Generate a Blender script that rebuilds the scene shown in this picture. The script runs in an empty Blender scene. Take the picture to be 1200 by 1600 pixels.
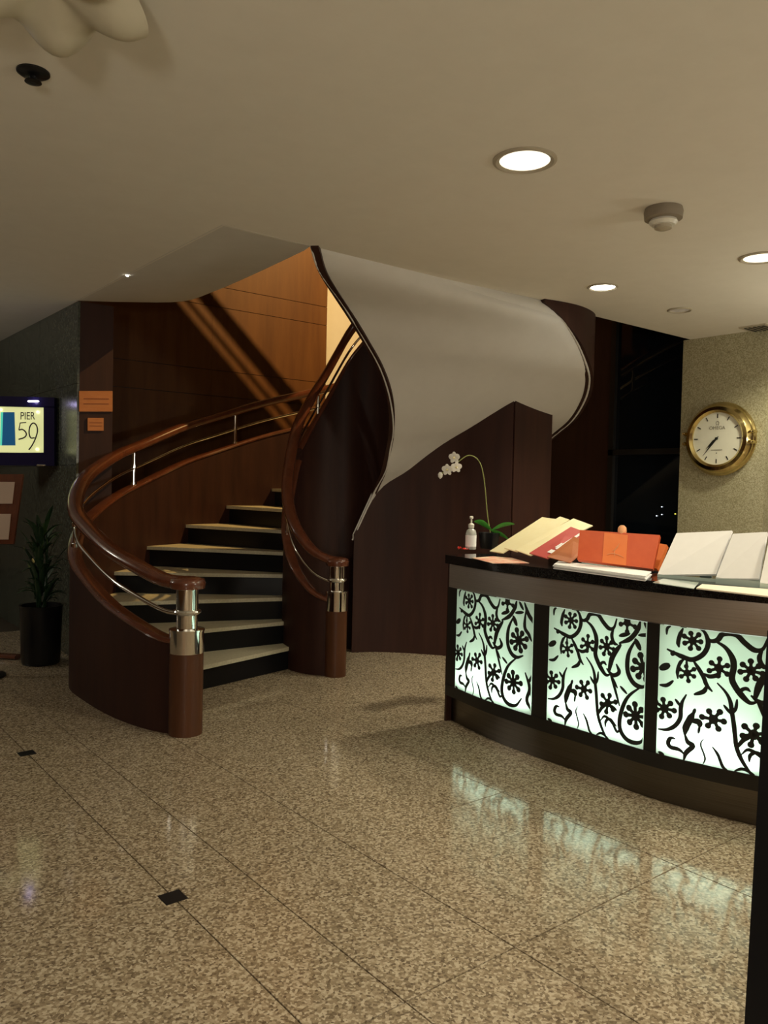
import bpy, bmesh, math, random
from mathutils import Vector, Matrix
random.seed(7)
# ---------------------------------------------------------------- camera
F = 1255.0; H = 1.5
PITCH = math.atan(38 / F); ROLL = .022; YAW = math.radians(51.4)
KD = F / 1290.0
cp, sp = math.cos(PITCH), math.sin(PITCH); cr, sr = math.cos(ROLL), math.sin(ROLL)
B = (math.sin(YAW), math.cos(YAW))
def W(v): return Vector((v[0]*B[0]+v[1]*B[1], -v[0]*B[1]+v[1]*B[0], v[2]))
fw = Vector((0, cp, -sp)); r0 = Vector((1, 0, 0)); u0 = Vector((0, sp, cp))
RT = r0*cr + u0*sr; UP = -r0*sr + u0*cr
def ray(x, y): return W(fw + RT*((x-600)/F) + UP*((800-y)/F))
FH = Vector((B[1], B[0], 0))
CAM = Vector((0, 0, H))
def at(x, y, D):
    r = ray(x, y); return CAM + r*(D/r.dot(FH))
def onz(x, y, z):
    r = ray(x, y); return CAM + r*((z-H)/r.z)
def onu(x, y, u):
    r = ray(x, y); return CAM + r*(u/r.x)
def onv(x, y, v):
    r = ray(x, y); return CAM + r*(v/r.y)
def cw(X, D, z=0.0): return W((X, D*KD, z))
def proj(p):
    q = Vector(p)-CAM; f_ = W(fw); d = q.dot(f_)
    return 600+F*q.dot(W(RT))/d, 800-F*q.dot(W(UP))/d
sc = bpy.context.scene
cam = bpy.data.cameras.new('camera'); co = bpy.data.objects.new('camera', cam)
sc.collection.objects.link(co); sc.camera = co
cam.sensor_width = 36; cam.lens = F/1600*36; cam.clip_start = .02
m = Matrix.Identity(4)
for i, c in enumerate((W(RT), W(UP), -W(fw))):
    for j in range(3): m[j][i] = c[j]
m.translation = CAM
co.matrix_world = m
# ---------------------------------------------------------------- world, exposure
wd = bpy.data.worlds.new('world'); sc.world = wd; wd.use_nodes = True
wd.node_tree.nodes['Background'].inputs[0].default_value = (.25, .32, .5, 1)
wd.node_tree.nodes['Background'].inputs[1].default_value = .004
sc.view_settings.view_transform = 'Standard'; sc.view_settings.look = 'None'
sc.view_settings.exposure = 0.55; sc.view_settings.gamma = 1; sc.view_settings.use_curve_mapping = False
HC = 3.0      # ceiling height
WARM = (1, .9, .68)
def lamp(name, kind, loc, power, col=WARM, size=.2, aim=None, spot=None, blend=.6, sy=None):
    l = bpy.data.lights.new(name, kind); l.energy = power; l.color = col
    if kind == 'AREA':
        l.size = size
        if sy: l.shape = 'RECTANGLE'; l.size_y = sy
    else: l.shadow_soft_size = size
    if spot: l.spot_size = math.radians(spot); l.spot_blend = blend
    o = bpy.data.objects.new(name, l); sc.collection.objects.link(o); o.location = loc
    if aim is not None: o.rotation_euler = (Vector(aim)-Vector(loc)).to_track_quat('-Z', 'Y').to_euler()
    elif kind != 'POINT': o.rotation_euler = (0, 0, 0)
    return o
# lights out of the frame: lounge lamps behind the camera, downlights over the hall, plus added fills
lamp('lounge_lamp', 'POINT', (-1.6, -1.2, 1.6), 125, (1, .94, .80), .25)
lamp('lounge_lamp', 'POINT', (4.6, -1.4, 2.0), 80, (1, .95, .78), .25)
lamp('hall_downlight', 'SPOT', (1.5, -.9, 2.95), 90, (1, .88, .66), .1, (1.5, -.9, 0), 130)
lamp('hall_downlight', 'SPOT', (4.2, .9, 2.95), 90, (1, .88, .66), .1, (4.2, .9, 0), 130)
lamp('ceiling_fill', 'AREA', (6.4, 1.5, 1.85), 20, (1, .94, .72), .36, (6.4, 1.5, 3))  # added fill aimed up to brighten the ceiling and upper pier
lamp('hall_downlight', 'SPOT', (6.5, 2.85, 2.95), 60, (1, .93, .68), .08, (6.6, 2.85, 0), 140)
lamp('marble_fill', 'POINT', (-.9, 8.2, 2.3), 38, (1, .93, .78), .2)  # unseen fill added to lift the dark marble wall
# the floor above: one warm wall washer in the stair well
lamp('upper_stair_spot', 'SPOT', (6.2, 5.0, 5.6), 640, (1, .62, .22), .012, (4.9, 7.9, 2.9), 75, .35)
lamp('upper_hall_light', 'POINT', (7.6, 8.2, 4.6), 8, (1, .9, .66), .15)

# ---------------------------------------------------------------- materials
def mat(name, col, rough=.5, metal=0, spec=.5, emit=None, es=1, noise=None, bump=None, coat=0, trans=0, ior=1.45, voronoi=False):
    m_ = bpy.data.materials.new(name); m_.use_nodes = True; nt = m_.node_tree; b = nt.nodes['Principled BSDF']
    b.inputs['Base Color'].default_value = (*col, 1); b.inputs['Roughness'].default_value = rough
    b.inputs['Metallic'].default_value = metal; b.inputs['Specular IOR Level'].default_value = spec
    b.inputs['Coat Weight'].default_value = coat; b.inputs['Coat Roughness'].default_value = .12
    b.inputs['Transmission Weight'].default_value = trans; b.inputs['IOR'].default_value = ior
    if emit: b.inputs['Emission Color'].default_value = (*emit, 1); b.inputs['Emission Strength'].default_value = es
    if noise:  # (scale vec, colour b, contrast lo, hi, detail)
        scl, c2, lo, hi, det = noise
        tc = nt.nodes.new('ShaderNodeTexCoord'); mp = nt.nodes.new('ShaderNodeMapping')
        mp.inputs['Scale'].default_value = scl
        nz = nt.nodes.new('ShaderNodeTexNoise'); nz.inputs['Scale'].default_value = 1; nz.inputs['Detail'].default_value = det
        nz.inputs['Roughness'].default_value = .65
        rp = nt.nodes.new('ShaderNodeValToRGB'); rp.color_ramp.elements[0].position = lo; rp.color_ramp.elements[1].position = hi
        rp.color_ramp.elements[0].color = (*col, 1); rp.color_ramp.elements[1].color = (*c2, 1)
        L = nt.links.new
        L(tc.outputs['Object'], mp.inputs[0]); L(mp.outputs[0], nz.inputs['Vector']); L(nz.outputs['Fac'], rp.inputs[0])
        L(rp.outputs[0], b.inputs['Base Color'])
        if bump:
            bp = nt.nodes.new('ShaderNodeBump'); bp.inputs['Strength'].default_value = bump; bp.inputs['Distance'].default_value = .002
            L(nz.outputs['Fac'], bp.inputs['Height']); L(bp.outputs[0], b.inputs['Normal'])
    return m_
def granite(name, cols, scale, rough, spec=.5, big=(1, 1, 1), random_tint=0):
    m_ = bpy.data.materials.new(name); m_.use_nodes = True; nt = m_.node_tree; b = nt.nodes['Principled BSDF']; L = nt.links.new
    b.inputs['Roughness'].default_value = rough; b.inputs['Specular IOR Level'].default_value = spec
    geo = nt.nodes.new('ShaderNodeNewGeometry')
    v = nt.nodes.new('ShaderNodeTexVoronoi'); v.inputs['Scale'].default_value = scale
    n = nt.nodes.new('ShaderNodeTexNoise'); n.inputs['Scale'].default_value = scale*.55; n.inputs['Detail'].default_value = 6; n.inputs['Roughness'].default_value = .7
    L(geo.outputs['Position'], v.inputs['Vector']); L(geo.outputs['Position'], n.inputs['Vector'])
    sep = nt.nodes.new('ShaderNodeSeparateColor'); L(v.outputs['Color'], sep.inputs[0])
    ad = nt.nodes.new('ShaderNodeMath'); ad.operation = 'MULTIPLY_ADD'; L(sep.outputs[0], ad.inputs[0]); ad.inputs[1].default_value = .55
    mu = nt.nodes.new('ShaderNodeMath'); mu.operation = 'MULTIPLY'; L(n.outputs['Fac'], mu.inputs[0]); mu.inputs[1].default_value = .5
    L(mu.outputs[0], ad.inputs[2])
    rp = nt.nodes.new('ShaderNodeValToRGB'); L(ad.outputs[0], rp.inputs[0])
    el = rp.color_ramp.elements
    ps = (.2, .38, .55, .75)
    el[0].position = ps[0]; el[0].color = (*cols[0], 1); el[1].position = ps[3]; el[1].color = (*cols[3], 1)
    for i in (1, 2): e = el.new(ps[i]); e.color = (*cols[i], 1)
    L(rp.outputs[0], b.inputs['Base Color'])
    return m_
floor_m = granite('floor_granite', [(.11, .08, .052), (.235, .182, .118), (.33, .262, .172), (.52, .44, .32)], 112, .09, .38)
pier_m = granite('pier_granite', [(.24, .215, .125), (.34, .31, .19), (.40, .37, .24), (.50, .47, .33)], 120, .3, .4)
marble_m = granite('green_marble', [(.03, .034, .026), (.045, .05, .038), (.06, .066, .05), (.085, .092, .072)], 60, .25, .4)
black_st = granite('black_granite', [(.003, .003, .004), (.006, .006, .007), (.01, .01, .01), (.02, .02, .02)], 200, .12, .5)
ceil_m = mat('ceiling_plaster', (.74, .70, .62), .85, spec=.2, noise=((6, 6, 6), (.77, .73, .65), .3, .7, 3))
white_m = mat('white_plaster', (.72, .70, .66), .8, spec=.2, noise=((5, 5, 5), (.76, .74, .7), .3, .7, 3))
sofm = mat('soffit_plaster', (.62, .60, .56), .8, spec=.2, noise=((5, 5, 5), (.65, .63, .59), .3, .7, 3))
wood_m = mat('dark_mahogany', (.027, .010, .0075), .5, spec=.28, noise=((9, 9, .9), (.046, .017, .011), .35, .7, 5))
newel_wood = mat('newel_mahogany', (.065, .024, .011), .4, spec=.35, noise=((9, 9, .9), (.105, .04, .017), .35, .7, 5))
wall_wood = mat('wall_mahogany', (.095, .036, .011), .5, spec=.25, noise=((7, 7, .7), (.135, .055, .016), .35, .7, 5))
rail_m = mat('polished_mahogany', (.095, .028, .014), .24, spec=.5, noise=((14, 14, 3), (.14, .043, .02), .35, .7, 4), coat=.7)
chrome = mat('chrome', (.82, .82, .80), .07, 1)
steel = mat('brushed_bronze_steel', (.52, .48, .45), .38, 1, noise=((2, 2, 180), (.62, .58, .54), .3, .7, 3))
black_m = mat('black_lacquer', (.008, .008, .009), .3, spec=.4)
dark_metal = mat('dark_metal', (.03, .028, .026), .35, .6)
riser_m = mat('black_riser', (.007, .007, .008), .35, spec=.3)
tread_m = mat('tread_stone', (.50, .46, .33), .5, noise=((60, 60, 60), (.62, .58, .43), .35, .65, 4))
brass = mat('brass', (.60, .48, .20), .16, 1, noise=((30, 30, 30), (.68, .55, .26), .3, .7, 2))
paper = mat('white_card', (.88, .88, .87), .6, noise=((20, 20, 20), (.9, .9, .89), .3, .7, 2))
cream = mat('cream_card', (.78, .70, .42), .55, noise=((20, 20, 20), (.80, .73, .47), .3, .7, 2))
ink = mat('black_ink', (.012, .014, .012), .5)
grey_ink = mat('grey_ink', (.25, .23, .18), .6)
red = mat('red_card', (.50, .07, .06), .5, noise=((20, 20, 20), (.53, .08, .07), .3, .7, 2))
orange = mat('orange_card', (.60, .085, .018), .5, noise=((20, 20, 20), (.64, .10, .022), .3, .7, 2))
orange2 = mat('light_orange_card', (.80, .19, .04), .5, noise=((20, 20, 20), (.83, .21, .05), .3, .7, 2))
brown = mat('brown_card', (.42, .12, .03), .5, noise=((20, 20, 20), (.45, .14, .04), .3, .7, 2))
plastic = mat('white_plastic', (.7, .68, .6), .4)
bezel_w = mat('detector_plastic', (.42, .37, .28), .5)
green_leaf = mat('leaf_green', (.05, .26, .03), .35, noise=((30, 30, 30), (.09, .36, .05), .3, .7, 3))
dark_leaf = mat('dark_foliage', (.012, .035, .014), .4, noise=((30, 30, 30), (.02, .05, .02), .3, .7, 3))
petal = mat('orchid_petal', (.85, .82, .74), .6, noise=((60, 60, 60), (.9, .88, .82), .3, .7, 3))
stem_m = mat('orchid_stem', (.30, .33, .10), .5)
gelm = mat('clear_plastic', (.82, .84, .78), .15, trans=.55, noise=((20, 20, 20), (.86, .87, .82), .3, .7, 2))
lens_on = mat('lit_downlight', (1, .95, .8), emit=(1, .95, .78), es=.85)
lens_hot = mat('hot_downlight', (1, .98, .9), emit=(1, .97, .84), es=14)
glass_dark = mat('window_glass', (.004, .006, .009), .04, spec=.55)
grout = mat('dark_grout', (.045, .035, .022), .8, noise=((30, 30, 30), (.06, .045, .03), .3, .7, 2))
acry = mat('clear_acrylic', (.45, .55, .5), .05, spec=.7)
copper = mat('copper_plaque', (.46, .16, .04), .45, .2, noise=((8, 8, 40), (.52, .2, .06), .3, .7, 3))
def translucent(name, col, tcol):
    m_ = bpy.data.materials.new(name); m_.use_nodes = True; nt = m_.node_tree; L = nt.links.new
    nt.nodes.remove(nt.nodes['Principled BSDF']); out = nt.nodes['Material Output']
    d = nt.nodes.new('ShaderNodeBsdfDiffuse'); d.inputs[0].default_value = (*col, 1)
    t = nt.nodes.new('ShaderNodeBsdfTranslucent'); t.inputs[0].default_value = (*tcol, 1)
    nz = nt.nodes.new('ShaderNodeTexNoise'); nz.inputs['Scale'].default_value = 6
    mr = nt.nodes.new('ShaderNodeMapRange'); L(nz.outputs['Fac'], mr.inputs[0]); mr.inputs[3].default_value = .62; mr.inputs[4].default_value = .7
    mx = nt.nodes.new('ShaderNodeMixShader'); L(mr.outputs[0], mx.inputs[0]); L(d.outputs[0], mx.inputs[1]); L(t.outputs[0], mx.inputs[2])
    L(mx.outputs[0], out.inputs[0]); return m_
frost = translucent('frosted_glass', (.5, .52, .46), (.80, .92, .78))

# ---------------------------------------------------------------- builders
def org(o):
    v = Vector((0, 0, 0))
    while o: v += o.location; o = o.parent
    return v
def tag(o, label=None, cat=None, group=None, kind=None):
    if label: o['label'] = label
    if cat: o['category'] = cat
    if group: o['group'] = group
    if kind: o['kind'] = kind
    return o
def thing(name, label, cat, loc, group=None):
    o = bpy.data.objects.new(name, None); sc.collection.objects.link(o); o.location = loc; o.empty_display_size = .1
    return tag(o, label, cat, group)
def mesh(name, V, Fc, m_, parent=None, smooth=False, base=None, sharp=40):
    base = Vector(base) if base is not None else Vector((0, 0, 0))
    off = org(parent) + base
    me = bpy.data.meshes.new(name); me.from_pydata([tuple(Vector(v)-off) for v in V], [], Fc)
    bm = bmesh.new(); bm.from_mesh(me); bmesh.ops.recalc_face_normals(bm, faces=bm.faces)
    if smooth:
        for f_ in bm.faces: f_.smooth = True
        for e in bm.edges:
            if len(e.link_faces) == 2 and e.calc_face_angle(0) > math.radians(sharp): e.smooth = False
    bm.to_mesh(me); bm.free(); me.materials.append(m_)
    o = bpy.data.objects.new(name, me); sc.collection.objects.link(o); o.parent = parent; o.location = base
    return o
def struct(name, V, Fc, m_, **k):
    zc = min(Vector(v).z for v in V); o = mesh(name, V, Fc, m_, base=(Vector(V[0]).x, Vector(V[0]).y, zc), **k)
    o['kind'] = 'structure'; return o
def boxVF(a, b):
    x0, y0, z0 = a; x1, y1, z1 = b
    V = [(x, y, z) for z in (z0, z1) for x, y in ((x0, y0), (x1, y0), (x1, y1), (x0, y1))]
    return V, [(0, 1, 2, 3), (7, 6, 5, 4), (0, 4, 5, 1), (1, 5, 6, 2), (2, 6, 7, 3), (3, 7, 4, 0)]
def prism(P, z0, z1):
    n = len(P)
    V = [(p[0], p[1], z0) for p in P]+[(p[0], p[1], z1) for p in P]
    return V, [tuple(range(n)), tuple(range(2*n-1, n-1, -1))]+[(i, (i+1) % n, n+(i+1) % n, n+i) for i in range(n)]
def join(*VF):
    V = []; Fc = []
    for v, f_ in VF:
        k = len(V); V += [tuple(q) for q in v]; Fc += [tuple(i+k for i in t) for t in f_]
    return V, Fc
def slab(q, th, n=None):
    q = [Vector(p) for p in q]
    if n is None: n = (q[1]-q[0]).cross(q[-1]-q[0]).normalized()
    if n.dot(q[0]-CAM) < 0: n = -n
    V = q+[p+n*th for p in q]; k = len(q)
    return V, [tuple(range(k)), tuple(range(2*k-1, k-1, -1))]+[(i, (i+1) % k, k+(i+1) % k, k+i) for i in range(k)]
def lathe(c, prof, n=32, axis=(0, 0, 1), cap=True):
    ax = Vector(axis).normalized(); t = Vector((1, 0, 0)) if abs(ax.x) < .8 else Vector((0, 0, 1))
    e1 = ax.cross(t).normalized(); e2 = ax.cross(e1); c = Vector(c); V = []; Fc = []
    for r, h in prof:
        for i in range(n):
            a = 2*math.pi*i/n; V.append(c+ax*h+(e1*math.cos(a)+e2*math.sin(a))*r)
    for j in range(len(prof)-1):
        for i in range(n): Fc.append((j*n+i, j*n+(i+1) % n, (j+1)*n+(i+1) % n, (j+1)*n+i))
    if cap: Fc += [tuple(range(n)), tuple(range((len(prof)-1)*n, len(prof)*n))]
    return V, Fc
def cat(P, n=6):
    P = [Vector(p) for p in P]; out = []
    Q = [P[0]*2-P[1]]+P+[P[-1]*2-P[-2]]
    for i in range(1, len(Q)-2):
        a, b, c, d = Q[i-1:i+3]
        for k in range(n):
            t = k/n
            out.append(.5*((2*b)+(c-a)*t+(2*a-5*b+4*c-d)*t*t+(3*b-a-3*c+d)*t**3))
    out.append(P[-1]); return out
def sweep(P, sec, closed=True, cap=True, up=Vector((0, 0, 1))):
    n = len(sec); V = []; Fc = []
    for i, p in enumerate(P):
        t = (P[min(i+1, len(P)-1)]-P[max(i-1, 0)]).normalized()
        s = t.cross(up)
        s = s.normalized() if s.length > 1e-4 else Vector((1, 0, 0))
        u_ = s.cross(t).normalized()
        for a, b in sec: V.append(p+s*a+u_*b)
    for i in range(len(P)-1):
        for k in range(n if closed else n-1): Fc.append((i*n+k, i*n+(k+1) % n, (i+1)*n+(k+1) % n, (i+1)*n+k))
    if cap and closed: Fc += [tuple(range(n)), tuple(range((len(P)-1)*n, len(P)*n))]
    return V, Fc
def circ(r, n=10, ry=None): return [(r*math.cos(2*math.pi*i/n), (ry or r)*math.sin(2*math.pi*i/n)) for i in range(n)]
def ribbon_wall(P, zb, zt, th):
    """standing curved wall on plan P with bottom and top heights"""
    V = []; Fc = []; n = len(P)
    for i, p in enumerate(P):
        t = (P[min(i+1, n-1)]-P[max(i-1, 0)]); t = Vector((t.x, t.y, 0)).normalized(); s = Vector((-t.y, t.x, 0))*th/2
        for o_ in (s, -s):
            V.append(Vector((p.x+o_.x, p.y+o_.y, zb[i]))); V.append(Vector((p.x+o_.x, p.y+o_.y, zt[i])))
    for i in range(n-1):
        a = 4*i; b = a+4
        Fc += [(a, b, b+1, a+1), (a+2, a+3, b+3, b+2), (a+1, b+1, b+3, a+3), (a, a+2, b+2, b)]
    Fc += [(0, 1, 3, 2), (4*n-4, 4*n-2, 4*n-1, 4*n-3)]
    return V, Fc
def text(name, s, size, m_, parent, origin, right, up, depth=.002, font_scale_x=1.0, align='CENTER'):
    cu = bpy.data.curves.new(name, 'FONT'); cu.body = s; cu.size = size; cu.align_x = align; cu.extrude = depth/2
    tmp = bpy.data.objects.new('tmp', cu); sc.collection.objects.link(tmp)
    dg = bpy.context.evaluated_depsgraph_get(); me = bpy.data.meshes.new_from_object(tmp.evaluated_get(dg))
    bpy.data.objects.remove(tmp)
    right = Vector(right).normalized(); up = Vector(up).normalized(); nn = right.cross(up)
    off = org(parent); o3 = Vector(origin)
    for v in me.vertices: v.co = o3+right*v.co.x*font_scale_x+up*v.co.y+nn*v.co.z-off
    me.materials.clear(); me.materials.append(m_)
    o = bpy.data.objects.new(name, me); sc.collection.objects.link(o); o.parent = parent; return o

# ================================================================ SETTING
UE = 2.45; VE = onz(1068, 532, HC).y; VE = 4.4       # ceiling edges of the stair well
c_corner = onz(350, 353, HC); UE = c_corner.x; VE = onz(600, 414, HC).y
UM = onz(122, 470, HC).x; VM = onz(122, 470, HC).y    # marble wall plane and its end
pc = onz(1068, 532, HC); UP_, VP_ = pc.x, pc.y          # pier corner
VW = 8.05
V, Fc = boxVF((-3.2, -4.2, -.25), (9.2, 14.2, -.012)); struct('floor', V, Fc, grout)
fl = bpy.data.objects['floor']
us = [-2.58, -1.63, -.68, .27, 1.215, 1.51, 1.98, 2.945, 3.9, 4.85, 5.8, 6.75, 7.7, 8.65]
vs = [.78+.96*k for k in range(-4, 9)]
sizes = {}
SQ = .04
for iu in range(len(us)-1):
    for iv in range(len(vs)-1):
        a, b = us[iu], us[iu+1]; c, d = vs[iv], vs[iv+1]
        if iu < 3 and iv > 7 and a < -1: continue
        g = .0028
        # tiles meeting a black insert have their corner notched
        cut = set()
        for (ui, vi, tg) in ((4, iv, 'c'), (4, iv+1, 'd')):
            if vi % 2 == 0 and iu in (3, 4): cut.add((tg, 'b' if iu == 3 else 'a'))
        a_, b_, c_, d_ = a+g, b-g, c+g, d-g
        P = []
        if ('c', 'a') in cut: P += [(a_, c+SQ+g), (a+SQ+g, c+SQ+g), (a+SQ+g, c_)]
        else: P += [(a_, c_)]
        if ('c', 'b') in cut: P += [(b-SQ-g, c_), (b-SQ-g, c+SQ+g), (b_, c+SQ+g)]
        else: P += [(b_, c_)]
        if ('d', 'b') in cut: P += [(b_, d-SQ-g), (b-SQ-g, d-SQ-g), (b-SQ-g, d_)]
        else: P += [(b_, d_)]
        if ('d', 'a') in cut: P += [(a+SQ+g, d_), (a+SQ+g, d-SQ-g), (a_, d-SQ-g)]
        else: P += [(a_, d_)]
        key = (round(b-a, 3), tuple(sorted(cut)))
        if key in sizes:
            o = bpy.data.objects.new('floor_tile', sizes[key]); sc.collection.objects.link(o); o.parent = fl
            o.location = Vector((a, c, 0))-fl.location
        else:
            V, Fc = prism(P, -.012, 0); o = mesh('floor_tile', V, Fc, floor_m, fl, base=Vector((a, c, 0))-fl.location)
            sizes[key] = o.data
for iv in range(0, len(vs), 2):
    c = Vector((us[4], vs[iv], 0)); V, Fc = boxVF((c.x-SQ, c.y-SQ, -.012), (c.x+SQ, c.y+SQ, 0))
    mesh('black_insert', V, Fc, black_m, fl, base=c-fl.location)
# ceiling slab (L shape) and the storey above
V, Fc = join(prism([(-3.2, -4.2), (9.2, -4.2), (9.2, VE), (UE, VE), (UE, 14.2), (-3.2, 14.2)], HC, HC+.12)); struct('ceiling', V, Fc, ceil_m)
V, Fc = boxVF((-3.2, -4.2, 5.9), (9.2, 14.2, 6.1)); struct('ceiling_upper', V, Fc, ceil_m)
V, Fc = boxVF((-3.4, -4.2, -.2), (-3.2, 14.2, 6.1)); struct('wall_left', V, Fc, wall_wood)
V, Fc = boxVF((-3.2, -4.4, -.2), (9.2, -4.2, 6.1)); struct('wall_front', V, Fc, wall_wood)
V, Fc = boxVF((9.2, -4.2, -.2), (9.4, 9.3, 6.1)); struct('wall_right', V, Fc, wall_wood)
V, Fc = boxVF((-3.2, 14.2, -.2), (2.9, 14.4, 6.1)); struct('wall_corridor', V, Fc, wall_wood)
# green marble wall left of the stair: stacked marble slabs with recessed joints
V, Fc = boxVF((UM+.012, VM+.006, -.2), (UM+.3, 14.2, HC)); struct('wall_marble', V, Fc, grout)
mw = bpy.data.objects['wall_marble']
zj = onu(100, 727, UM).z
zs = [0, zj/2, zj, zj+(HC-zj)/2, HC-.002]
vv = [VM, VM+1.1, VM+2.2, VM+3.3, VM+4.4, VM+5.5]
for i in range(4):
    for j in range(5):
        V, Fc = boxVF((UM, vv[j]+.002, zs[i]+.002), (UM+.02, vv[j+1]-.002, zs[i+1]-.002))
        mesh('marble_slab', V, Fc, marble_m, mw)
V, Fc = boxVF((UM+.02, VM, 0), (UM+.3, VM+.006, HC-.002)); mesh('wood_panel', V, Fc, wood_m, mw)  # darker wood stands in for shade on this end face
# mahogany wall behind the stair with horizontal panel joints
UWE = onv(510, 550, VW).x
V, Fc = boxVF((UM+.3, VW+.012, -.2), (UWE, VW+.2, 5.9)); struct('wall_back', V, Fc, black_m)
wb = bpy.data.objects['wall_back']
zcut = [0, .62, 1.24, onv(400, 586, VW).z-.28, onv(400, 586, VW).z, onv(400, 459, VW).z-.22, onv(400, 459, VW).z, 4.4, 5.2, 5.9]
zcut = sorted(zcut)
uc = [UM+.3, UM+.3+(UWE-UM-.3)*.5, UWE]
for i in range(len(zcut)-1):
    for j in range(2):
        V, Fc = boxVF((uc[j]+(.0 if j == 0 else .001), VW, zcut[i]+.003), (uc[j+1]-.001, VW+.012, zcut[i+1]-.003))
        mesh('wood_panel', V, Fc, wall_wood, wb)
V, Fc = boxVF((UWE-.2, VW+.2, -.2), (UWE, 9.1, 5.9)); struct('wall_return', V, Fc, wall_wood)
V, Fc = boxVF((UWE-.2, 9.1, -.2), (9.2, 9.3, 5.9)); struct('wall_white', V, Fc, white_m)
# right-hand side wall: granite pier, window, mahogany
vpl = onu(1196, 700, UP_).y
V, Fc = boxVF((UP_, vpl, -.2), (UP_+.35, VP_, HC)); struct('wall_pier', V, Fc, pier_m)
V, Fc = boxVF((UP_+.35, -4.2, -.2), (UP_+.5, vpl, HC)); struct('wall_recess', V, Fc, wood_m)
vwn = onu(945, 600, UP_).y
V, Fc = boxVF((UP_+.1, vwn, -.2), (UP_+.3, 9.1, 5.9)); struct('wall_side', V, Fc, wood_m)
wn = struct('window_1', *boxVF((UP_+.14, VP_, 0), (UP_+.16, vwn, 5.9)), glass_dark)
for zz in (0, 1.9, 5.84):
    V, Fc = boxVF((UP_+.09, VP_, zz), (UP_+.2, vwn, zz+.06)); mesh('mullion', V, Fc, dark_metal, wn)
vm = (VP_+vwn)/2
V, Fc = boxVF((UP_+.09, vwn-.06, 0), (UP_+.2, vwn, 5.9)); mesh('mullion', V, Fc, dark_metal, wn)
# lit points of the town outside, seen through a clear lower pane
for ii, (x, y, cl) in enumerate(((1026, 806, 0), (1034, 804, 0), (1034, 792, 0), (1055, 803, 1))):
    p = onu(x, y, UP_+.13)
    mm = mat('town_light', (0, 0, 0), emit=((.8, .9, 1), (1, .8, .1))[cl], es=1.2)
    o = mesh('night_light', *lathe(p, [(.001, -.006), (.009, 0), (.001, .006)], 8), mm, base=p)
    tag(o, (('lower left','lower right','upper')[min(ii,2)]+' one of the three tiny white light points in the dark window', 'tiny yellow light point in the dark window touching the pier edge')[cl], 'light',
        'white light points in the dark window' if not cl else None)

# ================================================================ STAIR
stair = thing('spiral_staircase', 'curving mahogany staircase with chrome newel posts and white plaster underside', 'staircase', cw(-.45, 7.13, 0))
C = cw(-.45, 7.13)
RO = [(-1.18, 4.92, .905), (-1.316, 4.96, .917), (-1.52, 5.10, .98), (-1.758, 5.33, 1.057), (-1.995, 5.62, 1.16), (-2.195, 5.9, 1.27), (-2.31, 6.2, 1.4),
      (-2.35, 6.5, 1.53), (-2.34, 6.85, 1.645), (-2.30, 7.2, 1.75), (-2.2, 7.58, 1.86), (-1.96, 8.05, 2.05), (-1.716, 8.4, 2.18), (-1.283, 8.75, 2.365), (-.846, 8.95, 2.50),
      (-.528, 9.05, 2.60), (-.1, 9.08, 2.74), (.35, 8.98, 2.87), (.85, 8.72, 3.02), (1.3, 8.4, 3.18), (1.61, 8.0, 3.35), (1.73, 7.7, 3.48), (1.767, 7.4, 3.58), (1.745, 7.15, 3.68),
      (1.68, 6.95, 3.78), (1.54, 6.75, 3.88), (1.38, 6.62, 3.95), (1.2, 6.52, 4.0)]
# the lower end flares to the newel: the rail line is pushed 2 cm inside the stringer
ro = cat([cw(*p) for p in RO], 5)
RI = [(-.30, 6.52, .905), (-.43, 6.52, .925), (-.57, 6.56, .997), (-.71, 6.68, 1.16), (-.79, 6.85, 1.33), (-.825, 7.0, 1.52), (-.82, 7.17, 1.745), (-.78, 7.35, 2.04), (-.674, 7.5, 2.30),
      (-.536, 7.6, 2.57), (-.356, 7.64, 2.91), (-.2, 7.58, 3.1), (-.06, 7.42, 3.25), (.02, 7.2, 3.38), (.05, 7.0, 3.5), (.03, 6.8, 3.6), (-.05, 6.6, 3.7), (-.17, 6.35, 3.8), (-.326, 6.0, 3.88), (-.426, 5.5, 3.95), (-.47, 5.2, 4.0)]
ri = cat([cw(*p) for p in RI], 5)
def oval(w, h, n=14): return [(w*math.copysign(abs(math.cos(a))**.8, math.cos(a)), h*math.copysign(abs(math.sin(a))**.8, math.sin(a))) for a in [2*math.pi*i/n for i in range(n)]]
SI = [(-.28, 7.45, 1.02), (-.09, 7.45, 1.46), (.01, 7.3, 1.66), (.045, 7.15, 1.85), (.065, 7.0, 2.01), (.03, 6.8, 2.23), (-.05, 6.6, 2.44), (-.17, 6.35, 2.617), (-.326, 6.0, 2.81), (-.426, 5.5, 2.93), (-.47, 5.2, 2.998)]
SO = [(.25, 9.0, 1.15), (.85, 8.65, 1.42), (1.3, 8.35, 1.72), (1.61, 8.0, 2.03), (1.73, 7.7, 2.17), (1.767, 7.4, 2.32), (1.745, 7.15, 2.44), (1.68, 6.95, 2.54), (1.54, 6.75, 2.72), (1.38, 6.6, 2.87), (1.2, 6.52, 2.998)]
SI_w = [cw(*p) for p in SI]; SO_w = [cw(*p) for p in SO]
SI_w[-1] = onz(482, 387, HC-.003); SO_w[-1] = onz(840, 472, HC-.003)
SI_w[-2] = at(500, 425, 5.45*KD)
for P_ in (SI_w, SO_w): P_[-1].y = VE-.02
si = cat(SI_w, 5); so = cat(SO_w, 5)
sid = cat(SI_w, 60); sod = cat(SO_w, 60)
def ztop_of(P, i, off): return P[i].z-off
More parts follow.
